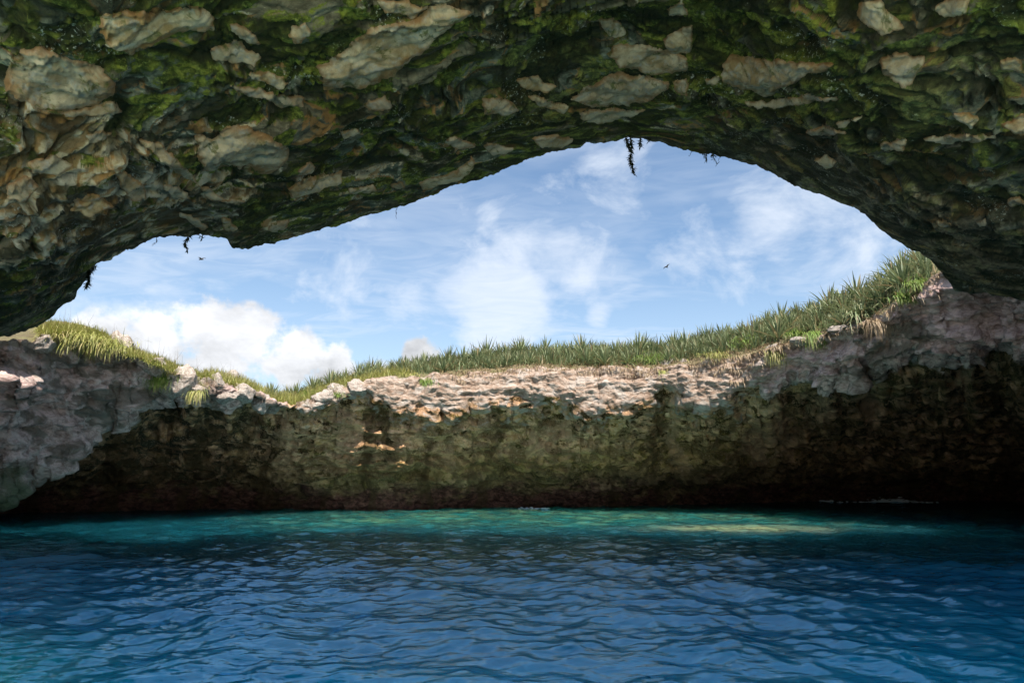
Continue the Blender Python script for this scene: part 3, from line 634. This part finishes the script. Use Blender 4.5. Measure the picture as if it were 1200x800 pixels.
# ------------------------------------------------------------------ water
r_w = np.concatenate([np.geomspace(1.2, 48, 560), [60, 90, 160, 400, 1200, 4000]])
az_s = np.concatenate([np.linspace(-180, -44, 60, endpoint=False), np.linspace(-44, 44, 760, endpoint=False), np.linspace(44, 180, 60, endpoint=False)])
RW, AW = np.meshgrid(r_w, np.radians(az_s), indexing='ij')
X = RW * np.sin(AW); Y = RW * np.cos(AW)
Hh = np.zeros_like(X); DX = np.zeros_like(X); DY = np.zeros_like(X)
wr = np.random.default_rng(11)
for k in range(84):
    lam = 0.22 * (12.0 ** wr.random()); kk_ = 2 * math.pi / lam
    th = R(68) + wr.normal(0, 1.35); amp = 0.0060 * lam ** 0.85 * wr.uniform(0.5, 1.3); ph = wr.uniform(0, 6.283)
    fade = ss(lam / (RW * 0.0028 + 1e-6), 2.2, 6.0)
    a_ = kk_ * (X * math.cos(th) + Y * math.sin(th)) + ph
    # short-crested groups
    env = 0.55 + 0.45 * np.sin(kk_ * 0.17 * (X * math.cos(th + 1.3) + Y * math.sin(th + 1.3)) + ph * 3)
    Hh += amp * fade * env * np.cos(a_); DX -= 1.0 * amp * fade * env * math.cos(th) * np.sin(a_); DY -= 1.0 * amp * fade * env * math.sin(th) * np.sin(a_)
calm = ss(RW, 300, 60)
PWt = np.stack([X + DX * calm, Y + DY * calm, Hh * calm], -1)
wn = fbm(np.stack([X * 0.13, Y * 0.13, 0 * X], -1), 4, 300, 0.6)
shallow = ss(Y + 4.5 * wn, 17.5, 27.0) * ss(X + 2.0 * wn, -14, -3) * ss(X - 0.1 * (Y - 24), 15, 8)
bounce_shallows = ss(Y, 4.8, 3.2) * ss(RW, 30, 12)
struct(mesh_obj('water', PWt.reshape(-1, 3), grid_faces(len(r_w), len(az_s), True), M_WATER, attrs={'shallow': shallow, 'rock': 0.9 * np.exp(-(((X - 7.0) / 1.9) ** 2 + ((Y - 21.3) / 1.0) ** 2) * (1 + 0.5 * wn)), 'bounce_shallows': bounce_shallows, 'teal_glow': np.exp(-((X + 5.2) / 1.4) ** 2 - ((Y - 5.7) / 1.4) ** 2), 'under': ss(Y + 3 * wn, 8, 16)}))

# ------------------------------------------------------------------ sunlit beach out of view, added to bounce light onto the ceiling
def mat_bounce_sand():
    m, g, b = material('bounce_sand'); p = objpos(g); n = g.noise(p, 0.6, 5, 0.6); n2 = g.noise(p, 9, 4, 0.7)
    g.put(b.inputs['Base Color'], g.mix(g.math('MULTIPLY_ADD', n2, 0.4, g.mul(n, 0.6)), (0.62, 0.54, 0.41), (0.76, 0.68, 0.54))); b.inputs['Roughness'].default_value = 0.9
    g.l.new(bump(g, g.math('ADD', n, g.mul(n2, 0.3)), 0.6, 0.12), b.inputs['Normal']); return m
bx_, by_ = np.meshgrid(np.linspace(-70, 70, 90), np.linspace(-0.9, -90, 90))
bz_ = -0.25 + 1.9 * (1 - np.exp((by_ + 0.9 + 1.2 * np.sin(bx_ * .13)) / 14)) + 0.05 * fbm(np.stack([bx_ * .3, by_ * .3, 0 * bx_], -1), 3, 333)
struct(mesh_obj('bounce_beach', np.stack([bx_, by_, bz_], -1).reshape(-1, 3), grid_faces(90, 90), mat_bounce_sand()))

# ------------------------------------------------------------------ stones along the rim
def rock_mesh(name, seed, sub=4, mat=M_RIM):
    import bmesh
    bm = bmesh.new(); bmesh.ops.create_icosphere(bm, subdivisions=sub, radius=1.0)
    v = np.array([x.co[:] for x in bm.verts]); f = np.array([[y.index for y in x.verts] for x in bm.faces]); bm.free()
    r_ = np.random.default_rng(seed)
    # chop by random planes for angular faces
    for k in range(11):
        n = r_.normal(size=3); n /= np.linalg.norm(n); dd = r_.uniform(0.55, 0.85); h = v @ n
        v = v - np.outer(np.maximum(h - dd, 0) * 0.85, n)
    v = v * (1 + 0.16 * ridged(v * 1.7 + seed, 4, 400, 0.55)[:, None] - 0.05 + 0.10 * fbm(v * 4.5 + seed, 3, 410, 0.6)[:, None])
    return v, f
ROCKS = []
for s in range(7):
    v, f = rock_mesh('r', s * 13 + 5); o = mesh_obj('rim_stone', v, f, M_RIM, wall); ROCKS.append(o.data); bpy.data.objects.remove(o)
def az_at(px, py):
    d = pxdir(px, py); return math.degrees(math.atan2(d[0], d[1]))
def on_wall(px, py):
    h = hit(bvh_wall, px, py); return h
def rim_rock(px, py, wpx, hpx, seed=0):
    h = hit(bvh_wall, px, py)
    if h[0] is None:
        a = np.array([az_at(px, py)]); z, r = plateau_z(a, np.array([0.5])); loc = Vector((r[0] * math.sin(R(a[0])), r[0] * math.cos(R(a[0])), z[0]))
    else: loc = h[0]
    dist = (loc - Vector(CAM)).length; s = dist / 820
    o = bpy.data.objects.new('rim_stone', ROCKS[seed % len(ROCKS)]); COL.objects.link(o); o.parent = wall
    rr = random.Random(seed * 7 + 1)
    o.location = loc + Vector((0, 0.22, -0.04)); o.scale = (wpx * s * 0.68, 0.5 * (wpx + hpx) * s * 0.6, hpx * s * 0.62)
    o.rotation_euler = (rr.uniform(-.4, .4), rr.uniform(-.4, .4), rr.uniform(0, 6.28)); return o
k_ = 0
for a in [(138, 402, 20, 26), (176, 428, 24, 18), (213, 443, 26, 26), (228, 456, 20, 12), (198, 452, 22, 14), (252, 446, 12, 16), (268, 446, 12, 20), (282, 458, 20, 22), (262, 462, 24, 12), (305, 470, 16, 18), (318, 477, 12, 10), (357, 474, 16, 12), (378, 464, 20, 14), (372, 474, 18, 8), (398, 456, 22, 12), (418, 452, 22, 14), (44, 399, 22, 14),
          (788, 425, 18, 10), (803, 424, 12, 8), (908, 407, 18, 8), (940, 398, 16, 8), (992, 382, 22, 8), (966, 396, 18, 6)]:
    k_ += 1; rim_rock(*a, seed=k_)
for i in range(34):
    px = random.uniform(385, 545)
    py = np.interp(px, [p[0] for p in rim_px], [p[1] for p in rim_px]) + abs(random.gauss(4, 8))
    w = random.uniform(5, 13); k_ += 1; rim_rock(px, py, w, w * random.uniform(.45, .75), seed=k_)

# ------------------------------------------------------------------ vegetation
M_BROM = mat_leaf('spiky_rosette_leaf', (0.085, 0.125, 0.055), (0.21, 0.25, 0.115), (0.27, 0.28, 0.14), (0.32, 0.22, 0.11), 0.25)
M_GRASS = mat_leaf('rim_grass', (0.20, 0.235, 0.045), (0.38, 0.37, 0.10), (0.46, 0.40, 0.16), (0.45, 0.34, 0.17), 0.3)
M_GREEN = mat_leaf('fresh_grass', (0.10, 0.19, 0.025), (0.22, 0.32, 0.05), (0.32, 0.36, 0.09), (0.26, 0.20, 0.08), 0.15)
M_STRAW = mat_leaf('dry_thatch', (0.26, 0.18, 0.095), (0.42, 0.31, 0.19), (0.40, 0.30, 0.19), (0.19, 0.12, 0.065), 0.4)
M_VINE = mat_leaf('hanging_vine_leaf', (0.020, 0.030, 0.018), (0.045, 0.060, 0.030), (0.03, 0.04, 0.02), (0.05, 0.035, 0.02), 0.2)
M_STALK = mat_leaf('dry_stalk', (0.10, 0.075, 0.05), (0.17, 0.13, 0.08), (0.13, 0.09, 0.07), (0.08, 0.06, 0.045), 0.3)

def ribbons(base, dirs, length, width, droop, segs=4, fold=0.25, seedv=None, grav=None):
    """vectorised curved tapering leaves: base (n,3), dirs (n,3) start directions -> verts, faces, along, seed"""
    n = len(base); g_ = np.array([0, 0, -1.0])
    side = np.cross(dirs, np.array([0.013, 0.02, 1.0])); side /= np.linalg.norm(side, axis=1, keepdims=True) + 1e-9
    nrm = np.cross(side, dirs)
    ts = np.linspace(0, 1, segs + 1); V = []; A = []
    pos = base.copy(); d = dirs.copy(); step = (length / segs)[:, None]
    for i, t in enumerate(ts):
        w = width * (0.75 + 0.6 * t - 1.33 * t * t) if i < segs else width * 0.04
        w = np.maximum(w, width * 0.04)[:, None]
        V += [pos - side * w * .5, pos - nrm * w * fold, pos + side * w * .5]; A += [np.full(n, t)] * 3
        d = d + g_ * (droop / segs)[:, None]; d /= np.linalg.norm(d, axis=1, keepdims=True); pos = pos + d * step
    V = np.stack(V, 1); A = np.stack(A, 1); m = 3 * (segs + 1)
    f = []
    for i in range(segs):
        a = i * 3; f += [[a, a + 1, a + 4, a + 3], [a + 1, a + 2, a + 5, a + 4]]
    f = np.array(f)[None] + (np.arange(n) * m)[:, None, None]
    sd = np.repeat(seedv if seedv is not None else rng.random(n), m)
    return V.reshape(-1, 3), f.reshape(-1, 4), A.reshape(-1), sd

def rosette(seed, n=26, L=0.72, up=0.55):
    r_ = np.random.default_rng(seed)
    th = np.arange(n) * 2.399 + r_.normal(0, .25, n); tilt = np.linspace(0.15, 1.25, n) + r_.normal(0, .1, n)
    d = np.stack([np.sin(tilt) * np.cos(th), np.sin(tilt) * np.sin(th), np.cos(tilt)], 1)
    L_ = L * r_.uniform(.75, 1.15, n) * np.linspace(0.85, 1.0, n)
    return ribbons(d * 0.03, d, L_, np.full(n, .075) * r_.uniform(.75, 1.2, n), np.linspace(0.2, 1.0, n) * r_.uniform(.5, 1.2, n), 5, .28, r_.random(n) * .5)
ROS = []
for s in range(6):
    v, f, a, sd = rosette(s + 40, n=34 + 3 * s, L=0.66 + 0.05 * s); o = mesh_obj('spiky_rosette', v, f, M_BROM, attrs={'along': a, 'seed': sd}); ROS.append(o.data); bpy.data.objects.remove(o)

def ground(azd_, d):
    z, r = plateau_z(np.array([azd_]), np.array([d])); x_ = r[0] * math.sin(R(azd_)); y_ = r[0] * math.cos(R(azd_))
    h = bvh_wall.ray_cast(Vector((x_, y_, z[0] + 2.0)), Vector((0, 0, -1)))
    return (h[0] if h[0] is not None else Vector((x_, y_, z[0])))
zones = [(-20.0, -5.5, 58, 'spiky green rosette plant low in the grass left of the pale ledge', 'spiky rosettes left'),
         (-5.5, 16.0, 130, 'spiky grey-green rosette plant in the dense row above the sunlit ledge', 'spiky rosettes above the ledge'),
         (16.0, 32.8, 106, 'spiky olive rosette plant on the slope climbing to the right rim', 'spiky rosettes on the right slope')]
for a0, a1, n, label, grp in zones:
    for i in range(n):
        a_ = a0 + (a1 - a0) * ((i * 0.618034) % 1.0) + random.uniform(-.3, .3)
        dlo = 1.6 if a0 < -6 else 0.55
        d_ = dlo + (4.6 - dlo) * ((i + .5) / n) ** 0.85 + random.uniform(-.2, .2)
        o = bpy.data.objects.new('spiky_rosette', random.choice(ROS)); COL.objects.link(o)
        o.location = ground(a_, d_) - Vector((0, 0, .03)); s = random.choice((.6, .8, .9, 1.0, 1.1, 1.3)) * random.uniform(.9, 1.1) * (0.8 if a0 < -6 else 1.0); o.scale = (s, s, s * random.uniform(.9, 1.15))
        o.rotation_euler = (random.uniform(-.15, .15), random.uniform(-.15, .15), random.uniform(0, 6.28))
        if a0 > 10: o.rotation_euler = (random.uniform(-.05, .3), random.uniform(-.35, .0), random.uniform(0, 6.28))
        tag(o, label, 'plant', grp)

def grass_field(name, mat, specs, label, cat, parent=None):
    """specs: list of (az, d, count, spread_az, spread_d, length, width, droop, lean)"""
    B, Dd, L, Wd, Dr = [], [], [], [], []
    for az0, d0, cnt, sa, sdv, ln, wd, dr, lean in specs:
        a_ = az0 + rng.uniform(-1, 1, cnt) * sa; dd = np.maximum(d0 + rng.uniform(-1, 1, cnt) * sdv, -0.12)
        z, r = plateau_z(a_, np.maximum(dd, 0.0)); r = r + np.minimum(dd, 0)
        x_ = r * np.sin(np.radians(a_)); y_ = r * np.cos(np.radians(a_))
        zz2 = np.empty(cnt)
        for i in range(cnt):
            h = bvh_wall.ray_cast(Vector((x_[i], y_[i], z[i] + 1.5)), Vector((0, 0, -1)), 3.0)
            zz2[i] = h[0].z if h[0] is not None else z[i]
        B.append(np.stack([x_, y_, zz2 - .03], 1))
        th = rng.uniform(0, 6.283, cnt); tl = np.abs(rng.normal(0, .62, cnt))
        v = np.stack([np.sin(tl) * np.cos(th), np.sin(tl) * np.sin(th) - lean, np.cos(tl)], 1); v /= np.linalg.norm(v, axis=1, keepdims=True)
        Dd.append(v); L.append(ln * rng.uniform(.5, 1.2, cnt)); Wd.append(wd * rng.uniform(.7, 1.3, cnt)); Dr.append(dr * rng.uniform(.4, 1.6, cnt))
    v, f, a, sd = ribbons(np.concatenate(B), np.concatenate(Dd), np.concatenate(L), np.concatenate(Wd), np.concatenate(Dr), 2, .15)
    o = mesh_obj(name, v, f, mat, parent, attrs={'along': a, 'seed': sd})
    return stuff(o, label, cat)
specs = []
for az0 in np.arange(-34.8, -33, .5): specs.append((az0, .9, 800, .5, 1.1, .38, .02, 1.4, .3))
for az0 in np.arange(-33, -24, .5): specs.append((az0, 1.1, 560, .5, 1.3, .32, .02, 1.1, .25))
for az0 in np.arange(-24, -16, .5): specs.append((az0, 1.8, 600, .5, 1.7, .44, .02, .8, .1))
for az0 in np.arange(-16, -8, .5): specs.append((az0, 1.8, 300, .5, 1.6, .34, .02, .9, .15))
grass_field('grass', M_GRASS, specs, 'yellow green grass covering the top of the far rim', 'grass')
specs = []
for az0 in np.arange(-9, 33, .5): specs.append((az0, 2.6, 130, .5, 2.2, .52, .045, 0.9, .1))
grass_field('undergrowth', M_BROM, specs, 'dense grey green undergrowth of spiky leaves between the rosettes', 'undergrowth')
specs = []
for az0 in np.arange(-6, 22, .5): specs.append((az0, .35, 130, .5, .5, .34, .03, 2.4, .7))
for az0 in np.arange(22, 33, .5): specs.append((az0, .3, 60, .5, .4, .34, .03, 2.4, .7))
grass_field('dry_thatch', M_STRAW, specs, 'dry straw coloured dead leaves fringing the sunlit ledge', 'dead leaves')
specs = [(a_, d_, 1, .2, .2, .80, .010, .35, 0) for a_, d_ in zip(rng.uniform(-34.5, -21, 150), rng.uniform(.8, 2.4, 150))]
grass_field('seed_stalk', M_STALK, specs, 'thin dry seed stalks standing against the sky on left rim', 'stalks')

def tuft(px, py, n, ln, mat, label, droop=2.4, spread=.35, wd=.02, down=False, stretch=1.0, grp=None):
    h = hit(bvh_wall, px, py)
    k2 = 0
    while h[0] is None and k2 < 30: k2 += 1; h = hit(bvh_wall, px, py + 2 * k2)
    if h[0] is None: return
    loc = h[0]; n = int(n * 1.7)
    base = np.stack([rng.normal(0, spread * stretch, n), rng.normal(0, spread * .3, n), rng.normal(0, spread * .25, n)], 1)
    th = rng.uniform(0, 6.283, n); tl = np.abs(rng.normal(0, .75, n))
    v = np.stack([np.sin(tl) * np.cos(th), np.sin(tl) * np.sin(th) - .5, np.cos(tl) * (0.25 if down else .9)], 1); v /= np.linalg.norm(v, axis=1, keepdims=True)
    V_, f, a, sd = ribbons(base, v, ln * rng.uniform(.5, 1.2, n), wd * rng.uniform(.7, 1.3, n), droop * rng.uniform(.5, 1.5, n), 4, .2)
    o = mesh_obj('grass_tuft', V_, f, mat, attrs={'along': a, 'seed': sd}); o.location = loc + Vector((0, -.05, .05))
    return tag(o, label, 'grass tuft', 'grass tufts on the rim')
tuft(955, 392, 150, .75, M_GREEN, 'bright green tuft hanging longest over the right rim edge', 4, .17, down=True)
tuft(935, 393, 170, .45, M_GREEN, 'yellow green tuft just left of the longest hanging tuft', 3, .22)
tuft(908, 412, 110, .75, M_GRASS, 'olive tuft trailing down beside a white stone on right rim', 4, .15, down=True)
tuft(885, 402, 200, .40, M_GREEN, 'low fresh green cushion under the rosettes right of centre', 2.5, .45)
tuft(770, 424, 380, .42, M_GREEN, 'broad bright green cushion at the middle of the ledge', 2.4, .50)
tuft(778, 436, 60, .55, M_GRASS, 'small yellow tuft drooping below the broad green cushion', 4, .12, down=True)
tuft(842, 418, 150, .36, M_GRASS, 'yellowish tuft on the ledge between two green cushions', 2.6, .35)
tuft(1078, 335, 330, .36, M_GREEN, 'bright green fringe on the rim under the dark overhang', 3, .22)
tuft(1065, 350, 260, .36, M_GREEN, 'lower end of bright green fringe at the right rim corner', 3, .22)
tuft(1028, 378, 90, .80, M_STRAW, 'orange dry tuft hanging off the right rim', 4, .16, down=True)
tuft(1010, 372, 110, .8, M_BROM, 'arching green leaves leaning over the rim near orange tuft', 3, .25, wd=.05)
tuft(188, 440, 240, .65, M_GREEN, 'green and yellow tuft hanging between grey rocks on left rim', 3.6, .24, down=True)
tuft(231, 458, 120, .6, M_GRASS, 'yellow tuft hanging in a notch of the left rim', 4, .12, down=True)
tuft(112, 404, 360, .55, M_GRASS, 'thick golden grass clump spilling over the left spur', 3.2, .45)
tuft(75, 398, 300, .50, M_GRASS, 'golden grass clump at the left end of the rim', 3.2, .4)
tuft(338, 468, 320, .42, M_GRASS, 'rounded yellow green clump in the dip of the rim', 2.4, .38)
tuft(366, 464, 120, .34, M_GREEN, 'small green tuft between the first pale ledge stones', 2.2, .2)
tuft(394, 464, 90, .3, M_GREEN, 'tiny green tuft low among the pale ledge stones', 2.2, .16)
tuft(480, 440, 160, .34, M_GRASS, 'yellow green tuft growing out of the pale stone ledge', 2.6, .22)
tuft(500, 448, 130, .36, M_GREEN, 'greener tuft just right of the yellow one on ledge', 2.8, .18)

# ---- things hanging from the near lip
def tube(path, rad, sides=5):
    path = np.array(path, float); n = len(path); t = np.gradient(path, axis=0); t /= np.linalg.norm(t, axis=1, keepdims=True)
    u = np.cross(t, [0.3, 1, 0.1]); u /= np.linalg.norm(u, axis=1, keepdims=True); w = np.cross(t, u)
    rad = np.broadcast_to(rad, n); an = np.arange(sides) / sides * 6.283
    V_ = path[:, None] + rad[:, None, None] * (np.cos(an)[None, :, None] * u[:, None] + np.sin(an)[None, :, None] * w[:, None])
    return V_.reshape(-1, 3), grid_faces(n, sides, True)
def lip_point(px):
    py = 0
    for y in range(60, 420):
        if hit(bvh_ceil, px, y)[0] is None: py = y - 1; break
    return hit(bvh_ceil, px, py)[0], py
def vine(px, length_px, label, leaves=60, seed=0, strands=2, leafsize=.05, sway=.05):
    loc, py = lip_point(px)
    if loc is None: return
    r_ = np.random.default_rng(seed); s = (loc - Vector(CAM)).length / 840
    root = empty('hanging_vine', loc); tag(root, label, 'vine', 'plants hanging from the near lip')
    Ls = length_px * s; allb, alld = [], []
    for k in range(strands):
        ln = Ls * (1 if k == 0 else r_.uniform(.18, .4)); n = 12; tt_ = np.linspace(0, 1, n)
        x0 = 0 if k == 0 else r_.normal(0, .10)
        path = np.stack([x0 + sway * np.cumsum(r_.normal(0, .35, n)) + 0.25 * Ls * tt_ * 0.2, np.cumsum(r_.normal(0, .01, n)), .08 - tt_ * (ln + .08)], 1)
        v, f = tube(path, .007 * (1 - .5 * tt_)); o = mesh_obj('stem', v, f, M_VINE, root, attrs={'along': np.zeros(len(v)), 'seed': np.full(len(v), .3)})
        m_ = max(3, int(leaves * ln / Ls)); idx = r_.uniform(0.15, 1, m_) ** .9 * (n - 1); lo_ = idx.astype(int).clip(0, n - 2); fr = (idx - lo_)[:, None]
        allb.append(path[lo_] * (1 - fr) + path[lo_ + 1] * fr); d = r_.normal(size=(m_, 3)); d[:, 2] -= .3; alld.append(d / np.linalg.norm(d, axis=1, keepdims=True))
    if leaves:
        Bq = np.concatenate(allb); Dq = np.concatenate(alld); n = len(Bq)
        v, f, a, sd = ribbons(Bq, Dq, leafsize * 1.7 * r_.uniform(.5, 1.3, n), leafsize * .6 * r_.uniform(.6, 1.3, n), np.full(n, .8), 3, .1, r_.random(n))
        o = mesh_obj('foliage', v, f, M_VINE, root, attrs={'along': a, 'seed': sd}); o['kind'] = 'stuff'
vine(739, 44, 'longest leafy vine hanging from the top of the arch', 230, 3, 3, .055, .035)
vine(750, 11, 'short leafy sprig beside the longest hanging vine', 50, 4, 2, .05, .03)
vine(826, 9, 'small sprig with dark buds hanging right of the long vine', 18, 5, 2, .05)
vine(834, 14, 'thin slanting sprig hanging at the right of the arch top', 16, 6, 2, .05)
vine(840, 7, 'tiny bare sprig right of the slanting sprig', 0, 16, 2, .04)
vine(813, 6, 'tiny bare root left of the dark budded sprig', 0, 17, 1, .04)
vine(466, 17, 'single bare root hanging from the left half of arch', 3, 7, 1, .03)
vine(224, 18, 'dark leafy tuft hanging left of the rock nose', 70, 8, 3, .05)
vine(183, 7, 'tiny sprig hanging left of the dark leafy tuft', 8, 9, 1, .04)
vine(107, 20, 'bushy dark fern hanging at the far left of the arch', 170, 10, 4, .06, .05)

# ---- two distant birds in the sky gap
M_BIRD = mat_plain('dark_bird', (0.035, 0.035, 0.04), .6)
def bird(px, py, dist, span, label, bank):
    d = Vector(pxdir(px, py)).normalized(); root = empty('bird', Vector(CAM) + d * dist); tag(root, label, 'bird', 'birds flying over the crater')
    n = 11; t = np.linspace(-1, 1, n); path = np.stack([0 * t, t * .26, .02 * np.cos(t * 2)], 1)
    v, f = tube(path, np.array([.004, .02, .04, .055, .065, .065, .06, .05, .045, .035, .006]), 8); mesh_obj('body', v, f, M_BIRD, root)
    for sg in (-1, 1):
        s_ = np.linspace(0, 1, 6); ch = .17 * (1 - s_ ** 1.6) + .02
        le = np.stack([sg * s_ * span * .5, .08 - .12 * s_ ** 2, .14 * np.sin(s_ * 2.4)], 1); te = le.copy(); te[:, 1] -= ch; up_ = np.array([0, 0, .012])
        vv = np.concatenate([le + up_, te + up_ * .3, te - up_ * .3, le - up_]); m_ = 6; ff = []
        for a in range(5):
            for b_, c_ in ((0, 1), (1, 2), (2, 3), (3, 0)): ff.append([b_ * m_ + a, b_ * m_ + a + 1, c_ * m_ + a + 1, c_ * m_ + a])
        mesh_obj('wing', vv, np.array(ff), M_BIRD, root)
    root.rotation_euler = (.1, bank, random.uniform(1.0, 2.2))
bird(781, 313, 75, 1.0, 'dark bird flying in the middle of the blue gap', .3)
bird(236, 304, 55, .7, 'small dark bird flying near the left end of arch', -.2)

# ---- foam where the swell breaks on the wall
M_FOAM = mat_plain('foam', (0.86, 0.88, 0.88), .6, .1)
import bmesh as _b
bm = _b.new(); _b.ops.create_icosphere(bm, subdivisions=1, radius=1); iv = np.array([v.co[:] for v in bm.verts]); if_ = np.array([[q_.index for q_ in f.verts] for f in bm.faces]); bm.free()
fv, ff = [], []
def foam_at(px, py, n, spread, size, tall):
    d = pxdir(px, py); t = CAM[2] / -d[2]; c = CAM + d * t
    for i in range(n):
        o_ = c + np.array([rng.normal(0, spread), rng.normal(0, .12), 0]); s = size * rng.uniform(.4, 1.3)
        fv.append(iv * np.array([s * 2.2, s, s * .6]) * (1 + .3 * rng.normal(size=(len(iv), 1))) + o_ + np.array([0, 0, abs(rng.normal(0, tall)) ])); ff.append(if_ + len(iv) * len(ff))
for px in np.linspace(984, 1094, 34):
    e_ = math.exp(-((px - 1046) / 22) ** 2); foam_at(px, 588.6 - 0.6 * e_, 5 + int(8 * e_), .14, .035 + .02 * e_, .02 + .10 * e_)
for px in np.linspace(965, 975, 4): foam_at(px, 588, 5, .1, .05, .06)
for px in np.linspace(612, 640, 8): foam_at(px, 596, 4, .15, .04, .03)
stuff(mesh_obj('foam', np.concatenate(fv), np.concatenate(ff), M_FOAM), 'white foam line where swell breaks against right cave wall', 'foam')
